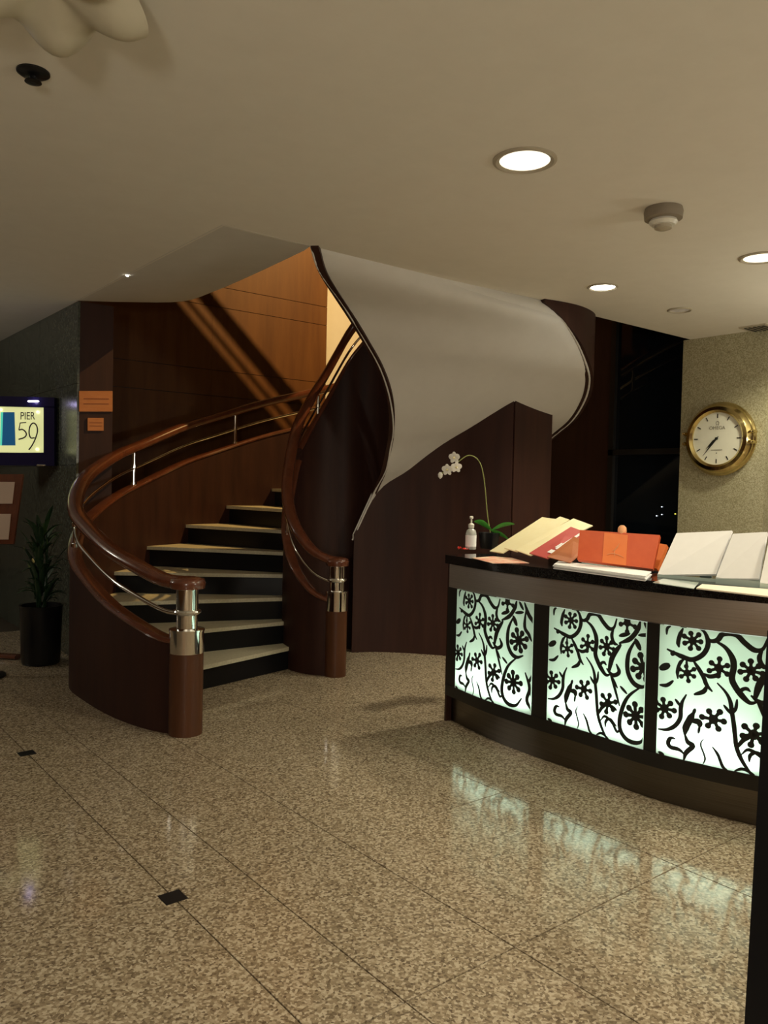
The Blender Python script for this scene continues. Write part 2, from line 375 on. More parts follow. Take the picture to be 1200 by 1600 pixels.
# outer stringer: plan = rail plan; floor to curb while solid, then follows the soffit edge
def nearest_z(p, L, default):
    best = min(L, key=lambda q: (q.x-p.x)**2+(q.y-p.y)**2)
    return best.z
OUT_SOLID = 20*5; zt = []; zb = []
for i, p in enumerate(ro):
    zt.append(p.z-.36)
    if i < 17*5: zb.append(0)
    else: zb.append(nearest_z(p, sod, 0)-.012)
mesh('outer_stringer', *ribbon_wall(ro, zb, zt, .07), wood_m, stair, smooth=True)
zt = []; zb = []
for i, p in enumerate(ri):
    zt.append(p.z-(.33 if i < 35 else .27))
    if i < 11*5: zb.append(0)
    else: zb.append(nearest_z(p, sid, 0)-.008)
# blend floor to soffit where the white underside begins
mesh('inner_stringer', *ribbon_wall(ri, zb, zt, .05), wood_m, stair, smooth=True)
def lift(P, dz, a=0, b=None): return [p+Vector((0, 0, dz)) for p in P[a:b]]
mesh('stringer_cap', *sweep(lift(ro, -.35, 2), oval(.052, .022)), rail_m, stair, smooth=True)
mesh('stringer_cap', *sweep(lift(ri, -.32, 2, 36), oval(.045, .022)), rail_m, stair, smooth=True)
mesh('stringer_cap', *sweep(lift(ri, -.27, 36), oval(.03, .02)), rail_m, stair, smooth=True)
def rail_with_end(P, dirv, w, h):
    mesh('handrail', *sweep(P, oval(w, h)), rail_m, stair, smooth=True, sharp=60)
rail_with_end(ro, 0, .058, .04); rail_with_end(ri, 0, .05, .036)
mesh('lower_rail', *sweep(lift(ro, -.185, 1), circ(.013)), chrome, stair, smooth=True)
mesh('lower_rail', *sweep(lift(ri, -.17, 1), circ(.011)), chrome, stair, smooth=True)
for P, idx, r in ((ro, [28, 48, 62, 76, 92, 108, 124], .017), (ri, [22, 42, 56, 70, 86], .014)):
    for k in idx:
        p = P[k]; q = p-Vector((0, 0, .34))
        b_ = mesh('baluster', *lathe(q, [(r*1.7, 0), (r*1.7, .03), (r, .035), (r, .15), (r*1.5, .155), (r*1.5, .185), (r, .19), (r, .32)], 12), chrome, stair, smooth=True)
def newel(p, rb, top, lo, r2, ring):
    w = mesh('newel_post', *lathe((p.x, p.y, 0), [(rb, 0), (rb, lo)], 36), newel_wood, stair, smooth=True)
    hi = lo+ (.14 if rb > .09 else .155)
    mesh('chrome_sleeve', *lathe((p.x, p.y, 0), [(rb+.002, lo), (rb+.002, hi-.012), (rb+.006, hi-.01), (rb+.006, hi), (r2, hi+.006)], 36), chrome, w, smooth=True)
    mesh('chrome_tube', *lathe((p.x, p.y, 0), [(r2, hi), (r2, ring-.02), (r2*1.28, ring-.008), (r2*1.34, ring), (r2*1.28, ring+.008), (r2+.003, ring+.012), (r2+.003, top-.03)], 36), chrome, w, smooth=True)
    # rounded mahogany end of the rail
    mesh('rail_end', *lathe((p.x, p.y, 0), [(rb*.6, top-.04), (rb*1.02, top-.03), (rb*1.08, top), (rb*1.0, top+.025), (rb*.5, top+.038)], 28), rail_m, w, smooth=True, sharp=60)
newel(cw(-1.165, 4.92), .1, .905, .49, .063, .735)
newel(cw(-.36, 6.52), .085, .905, .52, .06, .765)
# flat end panel beside the inner newel
pa = cw(-.36, 6.52); pb = cw(-.72, 6.64)
# treads and risers
def polar(P):
    out = []
    for p in P:
        out.append((math.degrees(math.atan2(*(lambda d: (d.dot(W((0, 1, 0))), d.dot(W((1, 0, 0)))))(p-C))), p))
    res = []; last = None
    for a, p in out:
        if last is not None:
            while a > last+180: a -= 360
            while a < last-180: a += 360
        else:
            while a > 330: a -= 360
            while a < 180: a += 360
        res.append((a, p)); last = a
    return res
po = polar(ro); pi_ = polar(ri)
def hit(PL, th):
    for i in range(len(PL)-1):
        a0, p0 = PL[i]; a1, p1 = PL[i+1]
        if (a0-th)*(a1-th) <= 0 and a0 != a1:
            t = (a0-th)/(a0-a1); return p0.lerp(p1, t)
    return PL[-1][1] if th < PL[-1][0] else PL[0][1]
RISE = .183; ST = 17.0; T0 = 233.0
def xy(p, z): return Vector((p.x, p.y, z))
zprev = 0
for k in range(1, 16):
    a0 = T0-ST*(k-1); a1 = a0-ST; z = RISE*k; n = 5
    if k > 10:
        fz = lambda p, L: min(L, key=lambda q: (q.x-p.x)**2+(q.y-p.y)**2).z
        z = max(z, max(fz(hit(po, a), so) for a in (a0+1.2, (a0+a1)/2, a1))+.11, zprev+.02)
    nose = 1.2
    O_ = [hit(po, a0+nose+(a1-a0-nose)*j/n) for j in range(n+1)]; I_ = [hit(pi_, a0+nose+(a1-a0-nose)*j/n) for j in range(n+1)]
    O_ = [p+(q-p).normalized()*.03 for p, q in zip(O_, I_)]
    poly = [(p.x, p.y) for p in O_]+[(p.x, p.y) for p in reversed(I_)]
    mesh('tread', *prism(poly, z-.03, z), tread_m, stair)
    o1, i1 = hit(po, a0), hit(pi_, a0)
    o2, i2 = hit(po, a0-1.2), hit(pi_, a0-1.2)
    zz = zprev; zprev = z
    V = [xy(o1, zz), xy(i1, zz), xy(i2, zz), xy(o2, zz), xy(o1, z-.03), xy(i1, z-.03), xy(i2, z-.03), xy(o2, z-.03)]
    mesh('riser', V, [(0, 1, 2, 3), (7, 6, 5, 4), (0, 4, 5, 1), (1, 5, 6, 2), (2, 6, 7, 3), (3, 7, 4, 0)], riser_m, stair)
# white plaster soffit: ruled surface with 6 cm body
n = len(si); M = 14; V = []; Fc = []
for L_ in (0, .05):
    for i in range(n):
        for j in range(M+1):
            p = si[i].lerp(so[i], j/M); V.append(p+Vector((0, 0, L_)))
def id_(l, i, j): return l*n*(M+1)+i*(M+1)+j
for i in range(n-1):
    for j in range(M):
        Fc.append((id_(0, i, j), id_(0, i+1, j), id_(0, i+1, j+1), id_(0, i, j+1)))
        Fc.append((id_(1, i, j), id_(1, i, j+1), id_(1, i+1, j+1), id_(1, i+1, j)))
    Fc.append((id_(0, i, 0), id_(1, i, 0), id_(1, i+1, 0), id_(0, i+1, 0)))
    Fc.append((id_(0, i, M), id_(0, i+1, M), id_(1, i+1, M), id_(1, i, M)))
for j in range(M):
    Fc.append((id_(0, 0, j), id_(0, 0, j+1), id_(1, 0, j+1), id_(1, 0, j))); Fc.append((id_(0, n-1, j), id_(1, n-1, j), id_(1, n-1, j+1), id_(0, n-1, j+1)))
mesh('plaster_soffit', V, Fc, sofm, stair, smooth=True, sharp=50)
# slim plaster edge bead along the outer rim
mesh('soffit_bead', *sweep([p+Vector((0, 0, .0)) for p in so[12:]], circ(.014, 8)), sofm, stair, smooth=True)
mesh('soffit_bead', *sweep([p+Vector((0, 0, .0)) for p in si], circ(.009, 8)), sofm, stair, smooth=True)
# landing that closes the flight at the upper floor
L1 = [hit(po, T0-ST*15), so[-1], si[-1], ri[-8], hit(pi_, T0-ST*15)]
mesh('landing', *prism([(p.x, p.y) for p in L1], HC-.07+.08, HC+.10), tread_m, stair)
# mahogany panelling under the flight: one curved face and an angled end
WL = [(-.27, 7.45, 1.15), (-.1, 7.5, 1.3), (.12, 7.5, 1.55), (.35, 7.46, 1.75), (.6, 7.4, 1.95), (.86, 7.3, 2.12), (1.11, 7.2, 2.30)]
wl = cat([cw(*p) for p in WL], 5)
_sd = [(a.lerp(b, j/40)) for a, b in zip(sid[::3], sod[::3]) for j in range(41)]
def sof_z(p):
    return min(_sd, key=lambda q: (q.x-p.x)**2+(q.y-p.y)**2).z
mesh('under_stair_panel', *ribbon_wall(wl, [0]*len(wl), [sof_z(p)+.03 for p in wl], .03), wood_m, stair, smooth=True)
we = [cw(1.11, 7.2).lerp(cw(1.5, 7.53), t/6) for t in range(7)]
mesh('under_stair_panel', *ribbon_wall(we, [0]*7, [sof_z(p)+.03 for p in we], .03), wood_m, stair)
# next flight's underside at the upper left of the well
cv = [onz(123, 470, HC-.002), onz(200, 472, 3.05), onz(285, 471, 3.1), onz(335, 455, 3.12), onz(380, 436, 3.12), onz(430, 413, 3.08), onz(476, 391, HC-.002)]
cv = cat(cv, 4)
ed = []
L1_ = (Vector((UE, VE, HC))-Vector((UE, VM, HC))).length
for i in range(len(cv)):
    t = i/(len(cv)-1)
    ed.append(Vector((UE-.02, VM+(VE-VM)*min(1, t/.75), HC-.001)) if t < .75 else Vector((UE-.02+(cv[-1].x-UE)*(t-.75)/.25, VE-.02, HC-.001)))
V = [p for p in ed]+[p for p in cv]+[p+Vector((0, 0, .06)) for p in ed]+[p+Vector((0, 0, .06)) for p in cv]; k = len(cv); Fc = []
for i in range(k-1):
    Fc += [(i, i+1, k+i+1, k+i), (2*k+i, 3*k+i, 3*k+i+1, 2*k+i+1), (k+i, k+i+1, 3*k+i+1, 3*k+i), (i, 2*k+i, 2*k+i+1, i+1)]
o = struct('trim_1', V, Fc, sofm, smooth=True)
# balustrade of the next flight: it throws the slanting shadow on the back wall
Lp = Vector((6.2, 5.0, 5.6)); vo = 5.9; tt = (vo-Lp.y)/(VW-Lp.y)
def sh(x, y):
    q = onv(x, y, VW); return Lp+(q-Lp)*tt
def bar(name, a, b, c, d, m_, par):
    q = [sh(*a), sh(*b), sh(*c), sh(*d)]; V = q+[p+Vector((0, .004, 0)) for p in q]
    return mesh(name, V, [(0, 1, 2, 3), (7, 6, 5, 4), (0, 4, 5, 1), (1, 5, 6, 2), (2, 6, 7, 3), (3, 7, 4, 0)], m_, par)
ub = thing('upper_balustrade', 'mahogany balustrade of the next flight above the stair well', 'balustrade', (3.6, vo, 4.2))
for hx in (.35, .62):
    hp = sh(218, 402).lerp(sh(20, 330), hx); mesh('hanger_rod', *boxVF((hp.x-.03, vo+.005, hp.z), (hp.x+.03, vo+.035, 5.9)), dark_metal, ub)
bar('side_panel', (20, 330), (218, 402), (455, 686), (100, 900), wood_m, ub)
bar('lower_bar', (223, 392), (230, 392), (467, 676), (460, 676), wood_m, ub)
bar('top_rail', (230, 373), (250, 362), (487, 646), (467, 657), wood_m, ub)

# ================================================================ CEILING FITTINGS
GL = 'downlights in the ceiling'
def downlight(x, y, r, m_, label, power, spot=110, hot=False):
    p = onz(x, y, HC); t = thing('downlight', label, 'downlight', p)
    mesh('trim_ring', *lathe(p, [(r*1.28, 0), (r*1.28, -.006), (r*1.16, -.012), (r*1.02, -.006), (r, .0)], 40, cap=False), bezel_w, t, smooth=True)
    mesh('lens', *lathe(p, [(r*1.01, -.0035), (r*1.01, -.002)], 40), m_, t)
    if power: lamp('downlight_lamp', 'SPOT', p-Vector((0, 0, .02)), power, (1, .9, .66), r*.7, p-Vector((0, 0, 1)), spot, .7)
    return t, p
downlight(820, 250, .113, lens_on, 'large round lit downlight nearest the camera, alone in the ceiling', 50, 150)
downlight(1190, 402, .105, lens_on, 'round lit downlight cut by the right edge of the photo', 70, 150)
downlight(942, 448, .085, lens_hot, 'small glaring halogen downlight above the desk', 120, 100)
downlight(1062, 484, .075, mat('unlit_reflector', (.85, .82, .84), .35, .2), 'small unlit silver downlight near the granite pier', 0)
pd = onz(1037, 326, HC)
t = thing('smoke_detector', 'round grey-beige smoke detector on the ceiling right of the large downlight', 'smoke detector', pd)
det = mat('detector_base', (.24, .20, .15), .6)
mesh('base', *lathe(pd, [(.095, 0), (.1, -.02), (.096, -.055), (.07, -.06)], 36), det, t, smooth=True)
mesh('chamber', *lathe(pd, [(.068, -.06), (.074, -.072), (.06, -.088), (.035, -.09)], 36), plastic, t, smooth=True)
mesh('sensor_cap', *lathe(pd, [(.044, -.088), (.044, -.104), (.03, -.11)], 24), bezel_w, t, smooth=True)
p = onz(1192, 513, HC)
t = thing('ceiling_vent', 'dark slotted ceiling vent at the right edge above the granite pier', 'vent', p)
mesh('frame', *boxVF(p-Vector((.2, .12, .012)), p+Vector((.2, .12, 0))), bezel_w, t)
for k in range(5): mesh('slat', *boxVF(p+Vector((-.17, -.09+.04*k, -.018)), p+Vector((.17, -.075+.04*k, -.012))), dark_metal, t)
p = onz(52, 112, HC)
t = thing('sprinkler', 'small black ceiling sprinkler at the top left near the glass lamp', 'sprinkler', p)
mesh('escutcheon', *lathe(p, [(.058, 0), (.058, -.006), (.045, -.014), (.02, -.018)], 28), black_m, t, smooth=True)
mesh('stem', *lathe(p, [(.012, -.01), (.012, -.035)], 14), black_m, t)
mesh('deflector', *lathe(p, [(.028, -.035), (.03, -.039), (.012, -.043)], 20), dark_metal, t)
# lobed plaster/glass lamp
p = onz(72, -52, HC)
t = thing('ceiling_lamp', 'unlit beige lobed ceiling lamp at the top left corner', 'ceiling lamp', p)
mesh('rose', *lathe(p, [(.09, 0), (.09, -.03), (.05, -.05)], 28), bezel_w, t, smooth=True)
lam = mat('beige_glass', (.50, .46, .34), .5, noise=((8, 8, 8), (.55, .5, .38), .3, .7, 3))
V = []; Fc = []; NA = 72; NR = 12
for j in range(NR+1):
    rr = j/NR
    for i in range(NA):
        a = 2*math.pi*i/NA; lob = 1+.10*math.cos(5*a+.6)
        R_ = .27*rr*lob; z_ = -.05-.065*math.sin(math.pi*min(1, rr*.92)**1.5)-.035*rr*math.cos(5*a+.6)
        V.append(p+Vector((R_*math.cos(a), R_*math.sin(a), z_)))
for j in range(NR):
    for i in range(NA): Fc.append((j*NA+i, j*NA+(i+1) % NA, (j+1)*NA+(i+1) % NA, (j+1)*NA+i))
mesh('glass_shade', V, Fc, lam, t, smooth=True, sharp=80)
p = onz(199, 430, HC)
o = mesh('pin_light', *lathe(p, [(.010, 0), (.010, -.006), (.004, -.01)], 12), lens_hot, base=p)
tag(o, 'tiny bright pin light at the ceiling edge left of the stair well', 'downlight')
# ================================================================ CLOCK
pcen = onu(1127, 686, UP_); ck = thing('wall_clock', 'round brass-rimmed wall clock with white dial on the granite pier', 'clock', pcen)
ax = Vector((-1, 0, 0)); RC = .345
mesh('rim', *lathe(pcen, [(RC*.9, 0), (RC*1.0, .01), (RC*1.0, .03), (RC*.97, .045), (RC*.97, .05), (RC*.93, .075), (RC*.86, .10), (RC*.77, .108), (RC*.71, .09), (RC*.705, .075)], 64, ax, cap=False), brass, ck, smooth=True, sharp=30)
dial = mesh('dial', *lathe(pcen, [(RC*.71, .068), (RC*.71, .076)], 64, ax), mat('ivory_dial', (.80, .79, .66), .5, noise=((9, 9, 9), (.83, .82, .69), .3, .7, 2)), ck)
rgt = Vector((0, -1, 0)); upv = Vector((0, 0, 1)); dc = pcen+ax*.0775
def onface(r, ang, l, w, name, m_, h=.002, par=None, taper=1):
    a = math.radians(ang); d = rgt*math.sin(a)+upv*math.cos(a); s = rgt*math.cos(a)-upv*math.sin(a)
    q = [dc+d*r-s*w/2, dc+d*r+s*w/2, dc+d*(r+l)+s*w*taper/2, dc+d*(r+l)-s*w*taper/2]
    V = q+[v+ax*h for v in q]
    return mesh(name, V, [(0, 1, 2, 3), (7, 6, 5, 4), (0, 4, 5, 1), (1, 5, 6, 2), (2, 6, 7, 3), (3, 7, 4, 0)], m_, par or ck)
for k in range(12): onface(RC*.555, 30*k, RC*.11, .009, 'hour_marker', ink, par=dial)
def hand(ang, l, w, name, h):
    a = math.radians(ang); d = rgt*math.sin(a)+upv*math.cos(a); s = rgt*math.cos(a)-upv*math.sin(a); c_ = dc+ax*h
    q = [c_-d*.03, c_+s*w/2+d*l*.3, c_+d*l, c_-s*w/2+d*l*.3]; V = q+[v+ax*.003 for v in q]
    mesh(name, V, [(0, 1, 2, 3), (7, 6, 5, 4), (0, 4, 5, 1), (1, 5, 6, 2), (2, 6, 7, 3), (3, 7, 4, 0)], ink, ck)
hand(228, .14, .026, 'hour_hand', .006); hand(219, .205, .016, 'minute_hand', .011)
mesh('hand_boss', *lathe(dc, [(.012, 0), (.012, .018)], 16, ax), ink, ck)
text('dial_lettering', 'OMEGA', .045, grey_ink, dial, dc+upv*.085+rgt*-.002, rgt, upv)
text('dial_emblem', '\u03A9', .05, grey_ink, dial, dc+upv*.125, rgt, upv)
dl = onface(-.055, 90, .11, .004, 'dial_line', grey_ink, par=dial)
dl.data.transform(Matrix.Translation((0, 0, -.105)))
mesh('dial_dot', *lathe(dc-upv*.135, [(.005, 0), (.005, .002)], 10, ax), ink, dial)
for dz in (.055, -.04):
    for sgn in (1, -1):
        q = pcen+ax*.05+rgt*(sgn*RC*.955)+upv*dz
        mesh('rim_claw', *lathe(q, [(.004, -.05), (.016, -.045), (.018, .03), (.012, .05), (.003, .055)], 14, ax), brass, ck, smooth=True)

# ================================================================ DESK
desk = thing('reception_desk', 'curved reception desk with black stone top and backlit scrollwork panels', 'desk', cw(1.5, 4.6, 0))
FR = [(.43, 5.30), (.63, 4.92), (.86, 4.585), (1.07, 4.33), (1.29, 4.03), (1.5, 3.83), (1.7, 3.68), (2.0, 3.5), (2.35, 3.34)]
fr = cat([cw(X, D) for X, D in FR], 12)
cum = [0]
for i in range(1, len(fr)): cum.append(cum[-1]+(fr[i]-fr[i-1]).length)
TL = cum[-1]
def fpt(s, off=0, z=0):
    s = max(0, min(TL, s)); i = 0
    while i < len(cum)-2 and cum[i+1] < s: i += 1
    t = (s-cum[i])/(cum[i+1]-cum[i]); p = fr[i].lerp(fr[i+1], t)
    d = (fr[min(i+2, len(fr)-1)]-fr[max(0, i-1)]).normalized(); nrm = Vector((d.y, -d.x, 0))
    if nrm.dot(CAM-p) < 0: nrm = -nrm
    q = p+nrm*off; return Vector((q.x, q.y, z))
def s_of_x(x, z, off=0):
    lo, hi = 0, TL
    for _ in range(40):
        mid = (lo+hi)/2
        if proj(fpt(mid, off, z))[0] < x: lo = mid
        else: hi = mid
    return lo
def strip(o1, o2, z0, z1, s0=0, s1=None, n=40):
    s1 = TL if s1 is None else s1; ss = [s0+(s1-s0)*i/n for i in range(n+1)]
    P = [fpt(s, o1) for s in ss]+[fpt(s, o2) for s in reversed(ss)]
    V = [Vector((p.x, p.y, z)) for z in (z0, z1) for p in P]; N = len(P); Fc = []
    for i in range(N): Fc.append((i, (i+1) % N, N+(i+1) % N, N+i))
    for i in range(n): Fc.append((i, i+1, N-2-i, N-1-i)); Fc.append((N+i, 2*N-1-i, 2*N-2-i, N+i+1))
    return V, Fc
DT = 1.08
mesh('countertop', *strip(.035, -.78, DT-.055, DT), black_st, desk, smooth=True, sharp=30)
mesh('top_fascia', *strip(0, -.02, .872, DT-.055), steel, desk, smooth=True, sharp=30)
mesh('bottom_rail', *strip(.012, -.03, .175, .245), dark_metal, desk, smooth=True, sharp=30)
mesh('kick_plate', *strip(-.04, -.055, 0, .175), mat('kick_steel', (.12, .105, .09), .3, 1, noise=((2, 2, 180), (.16, .14, .12), .3, .7, 3)), desk, smooth=True, sharp=30)
mesh('desk_back', *strip(-.60, -.62, 0, DT-.055), black_m, desk, smooth=True, sharp=30)
e0, e1 = fpt(0, 0), fpt(0, -.60)
mesh('end_panel', *slab([Vector((e0.x, e0.y, .0)), Vector((e1.x, e1.y, .0)), Vector((e1.x, e1.y, DT-.055)), Vector((e0.x, e0.y, DT-.055))], .02), wood_m, desk)
PZ0, PZ1 = .245, .872
pan = [(s_of_x(713, .3, .0), s_of_x(831, .3)), (s_of_x(856, .3), s_of_x(1006, .3)), (s_of_x(1027, .3), s_of_x(1196, .3))]
pan.append((pan[2][1]+.05, min(TL-.03, pan[2][1]+.65)))
posts = [0]+[(pan[i][1], pan[i+1][0]) for i in range(3)]
def post(s0, s1): mesh('frame_post', *strip(.006, -.04, PZ0, PZ1, s0, s1, 3), dark_metal, desk)
post(0, pan[0][0]-.002)
for i in range(3): post(pan[i][1]+.002, pan[i+1][0]-.002)
post(pan[3][1], TL)
# --- scroll pattern, drawn in panel units (0..1 across, 0..1 up)
def A3(x, y):   # frame of the third panel's close view
    fx = (x-170+ (y-135)*.04)/1400; yt = 135+.1055*(x-170); yb = 1265+.2*(x-125); return fx, (yb-y)/(yb-yt)
def A2(x, y):
    fx = (x-597+(y-190)*.035)/561; yt = 190+.169*(x-597); yb = 815+.283*(x-565); return fx, (yb-y)/(yb-yt)
strokes = []; blobs = []; hubs = set()
def S3(w, *p): strokes.append((w/1400*1.6, [A3(*q) for q in p]))
def S2(w, *p): strokes.append((w/561*1.5, [A2(*q) for q in p]))
def flower(c, r, n_, a0=.3):
    cx, cy = c; hubs.add((cx, cy))
    for k in range(n_):
        a = a0+2*math.pi*k/n_; rr = .92*r*(1+.12*math.sin(3*k+1))
        ex, ey = cx+rr*math.cos(a), cy+rr*math.sin(a)*.98
        strokes.append((r*.33, [(cx, cy), (cx+.5*rr*math.cos(a), cy+.5*rr*math.sin(a)), (ex, ey)])); blobs.append((ex, ey, r*.285))
    blobs.append((cx, cy, r*.45))
S3(26, (360, 335), (352, 290), (370, 225), (400, 165)); S3(30, (560, 165), (610, 210), (635, 300), (590, 390), (490, 440), (390, 415), (320, 385), (240, 350))
S3(36, (280, 372), (320, 400)); S3(32, (600, 190), (650, 270), (720, 265), (770, 212), (880, 215), (960, 290), (1040, 350), (1110, 340), (1150, 250))
S3(36, (690, 268), (790, 330), (850, 420), (862, 500), (845, 600), (880, 680), (940, 760), (1000, 812), (1060, 805))
S3(22, (920, 740), (930, 700), (970, 688), (1005, 715)); S3(20, (1040, 690), (1095, 705)); S3(28, (1110, 340), (1080, 420), (1110, 490), (1165, 510))
S3(26, (490, 440), (540, 510), (590, 590), (620, 660), (672, 718)); S3(28, (620, 670), (590, 718), (500, 745)); S3(26, (590, 560), (650, 585), (720, 570), (750, 540))
S3(22, (347, 610), (345, 540), (370, 470), (415, 430)); S3(16, (432, 440), (435, 550)); S3(44, (165, 525), (220, 505), (270, 485)); S3(24, (165, 665), (240, 667), (305, 625)); S3(18, (238, 225), (245, 170), (280, 148))
S3(26, (430, 745), (390, 810), (375, 870), (370, 950), (320, 1020), (240, 1055), (150, 1052)); S3(18, (320, 785), (372, 850))
S3(26, (715, 640), (790, 720), (830, 800), (845, 900), (860, 1000), (870, 1100), (885, 1210), (930, 1320), (1000, 1430), (1060, 1500)); S3(18, (770, 830), (840, 915)); S3(20, (890, 780), (878, 860), (850, 910))
S3(18, (1090, 830), (1120, 880), (1160, 940)); S3(42, (500, 900), (465, 960), (425, 1030), (412, 1100)); S3(20, (512, 868), (495, 915)); S3(30, (412, 1090), (440, 1160), (490, 1195), (425, 1255), (402, 1320)); S3(38, (470, 975), (545, 985), (555, 1030)); S3(16, (555, 1020), (540, 1085))
S3(26, (320, 1135), (275, 1130), (250, 1170), (275, 1208), (355, 1228), (410, 1270)); S3(11, (590, 1130), (562, 1180), (590, 1260), (602, 1310), (580, 1360)); S3(18, (670, 1200), (720, 1270), (760, 1370), (800, 1400))
S3(26, (885, 1210), (940, 1140), (1010, 1110)); S3(24, (1060, 1110), (1150, 1160)); S3(22, (990, 1330), (1000, 1270), (1060, 1250), (1150, 1320)); S3(20, (150, 1250), (210, 1278))
S2(15, (1000, 398), (1060, 372), (1098, 322), (1112, 276)); S2(13, (1000, 357), (1060, 343)); S2(11, (1130, 282), (1158, 335)); S2(11, (1100, 352), (1160, 350)); S2(16, (1085, 370), (1112, 435))
S2(15, (1092, 372), (1052, 450), (1045, 540), (1070, 605), (1110, 632), (1155, 622)); S2(18, (1012, 402), (965, 470), (942, 558)); S2(13, (985, 510), (1000, 555), (965, 572), (930, 535))
S2(9, (950, 560), (975, 640), (1002, 740)); S2(9, (1005, 630), (1042, 672)); S2(14, (1112, 632), (1045, 690), (1008, 780), (1003, 860), (1040, 920), (1100, 935), (1142, 890)); S2(9, (895, 820), (920, 797), (960, 830), (988, 880), (1010, 850)); S2(8, (870, 900), (900, 890), (940, 920))
for c, r, n_ in (((490, 275), 92, 7), ((730, 510), 95, 6), ((1010, 530), 100, 7), ((438, 558), 82, 6), ((215, 870), 100, 7), ((680, 960), 105, 6), ((1030, 1090), 110, 6)):
    flower(A3(*c), r/1400, n_, .5+c[0]*.01)
flower(A2(1125, 527), 55/561, 8); flower(A2(1085, 790), 52/561, 8, .1); flower(A2(1045, 285), 42/561, 5, -.3)
strokes += [(.035, [(1.05, .37), (1.11, .24), (1.08, .12), (1.17, .02)]), (.03, [(1.14, .36), (1.09, .28)]), (.04, [(1.02, 1.0), (1.07, .9), (1.14, .84), (1.25, .8)]), (.035, [(1.04, .93), (1.03, .78), (1.08, .72), (1.12, .66)])]
flower((1.2, .18), .075, 7)
def pattern(s0, s1, par, wt=.62):
    wd_, ht = s1-s0, PZ1-PZ0; V = []; Fc = []
    def put(x, y): return fpt(s0+x*wt, .0135, PZ0+y*ht)
    def clampok(x, y): return 0 <= x*wt <= wd_ and 0 <= y <= 1
    def quad(a, b, c, d):
        for q in (a, b, c, d):
            if not clampok(*q): q_ = 1
        pts = [(min(max(q[0], 0), wd_/wt), min(max(q[1], 0), 1)) for q in (a, b, c, d)]
        if abs((pts[2][0]-pts[0][0])*(pts[3][1]-pts[1][1])-(pts[3][0]-pts[1][0])*(pts[2][1]-pts[0][1])) < 1e-7: return
        k = len(V); V.extend(put(*q) for q in pts); V.extend(fpt(s0+q[0]*wt, .0115, PZ0+q[1]*ht) for q in pts)
        Fc.extend([(k, k+1, k+2, k+3), (k, k+4, k+5, k+1), (k+1, k+5, k+6, k+2), (k+2, k+6, k+7, k+3), (k+3, k+7, k+4, k)])
    asp = wt/ht
    for w, pts in strokes:
        P = cat([Vector((x, y, 0)) for x, y in pts], 5); L_ = []
        for i, p in enumerate(P):
            d = P[min(i+1, len(P)-1)]-P[max(0, i-1)]; d = Vector((d.x*wt, d.y*ht, 0)).normalized()
            e = i/(len(P)-1); ww = w*.5*(.3+.7*min(1, 3.6*min(e, 1-e)+.05)) if len(pts) != 3 or pts[0] in hubs else w*.5*(.35+.65*math.sin(math.pi*e)**.7)
            if pts[0] in hubs: ww = w*.5*(.75+.25*e)
            L_.append(((p.x-d.y*ww, p.y+d.x*ww*asp), (p.x+d.y*ww, p.y-d.x*ww*asp)))
        for i in range(len(L_)-1): quad(L_[i][0], L_[i+1][0], L_[i+1][1], L_[i][1])
    for x, y, r in blobs:
        N = 10; pts = [(x+r*math.cos(2*math.pi*i/N), y+r*asp*math.sin(2*math.pi*i/N)) for i in range(N)]
        for i in range(1, N-1, 2): quad((pts[0]), pts[i], pts[i+1], pts[(i+2) % N] if i+2 < N else pts[0])
    o = mesh('scroll_pattern', V, Fc, ink, par); o['kind'] = 'stuff'
for i, (s0, s1) in enumerate(pan):
    N = 10; ss = [s0+(s1-s0)*k/N for k in range(N+1)]; V = []; Fc = []
    prof = [fpt(s0, -.035)]+[fpt(s, .010) for s in ss]+[fpt(s1, -.035)]
    for z in (PZ0+.001, PZ1-.001):
        for q in prof: V.append(Vector((q.x, q.y, z)))
    K = len(prof)
    for k in range(K-1): Fc.append((k, k+1, K+k+1, K+k))
    pn = mesh('frosted_panel', V, Fc, frost, desk)
    pattern(s0, s1, pn, .68 if i > 1 else .62)
    # light box: white liner and tube lamp in the bottom
    li = mesh('light_box', *join(strip(-.30, -.31, PZ0, PZ1, s0-.01, s1+.01, 6), strip(-.04, -.30, PZ1-.005, PZ1, s0, s1, 6)), paper, desk)
    mid = fpt((s0+s1)/2, -.09, PZ0+.03); a = fpt(s0, -.09); b = fpt(s1, -.09)
    d = (b-a).normalized(); nrm = (fpt((s0+s1)/2, 1)-fpt((s0+s1)/2, 0)).normalized()
    l = lamp('panel_tube_light', 'AREA', mid, 1.7, (.80, 1, .88), (b-a).length*.96, None, sy=.05)
    zax = -(Vector((0, 0, 1))*.92+nrm*.38).normalized(); xax = d; yax = zax.cross(xax)
    l.matrix_world = Matrix([[xax[r], yax[r], zax[r], mid[r]] for r in range(3)]+[[0, 0, 0, 1]])
    mid2 = fpt((s0+s1)/2, -.27, (PZ0+PZ1)/2)
    l = lamp('panel_back_light', 'AREA', mid2, .30, (.82, 1, .78), (b-a).length*.9, None, sy=.5)
    zax = -nrm; xax = d; yax = zax.cross(xax)
    l.matrix_world = Matrix([[xax[r], yax[r], zax[r], mid2[r]] for r in range(3)]+[[0, 0, 0, 1]])
V, Fc = strip(-.36, -.37, 0, DT-.055); mesh('inner_wall', V, Fc, black_m, desk)

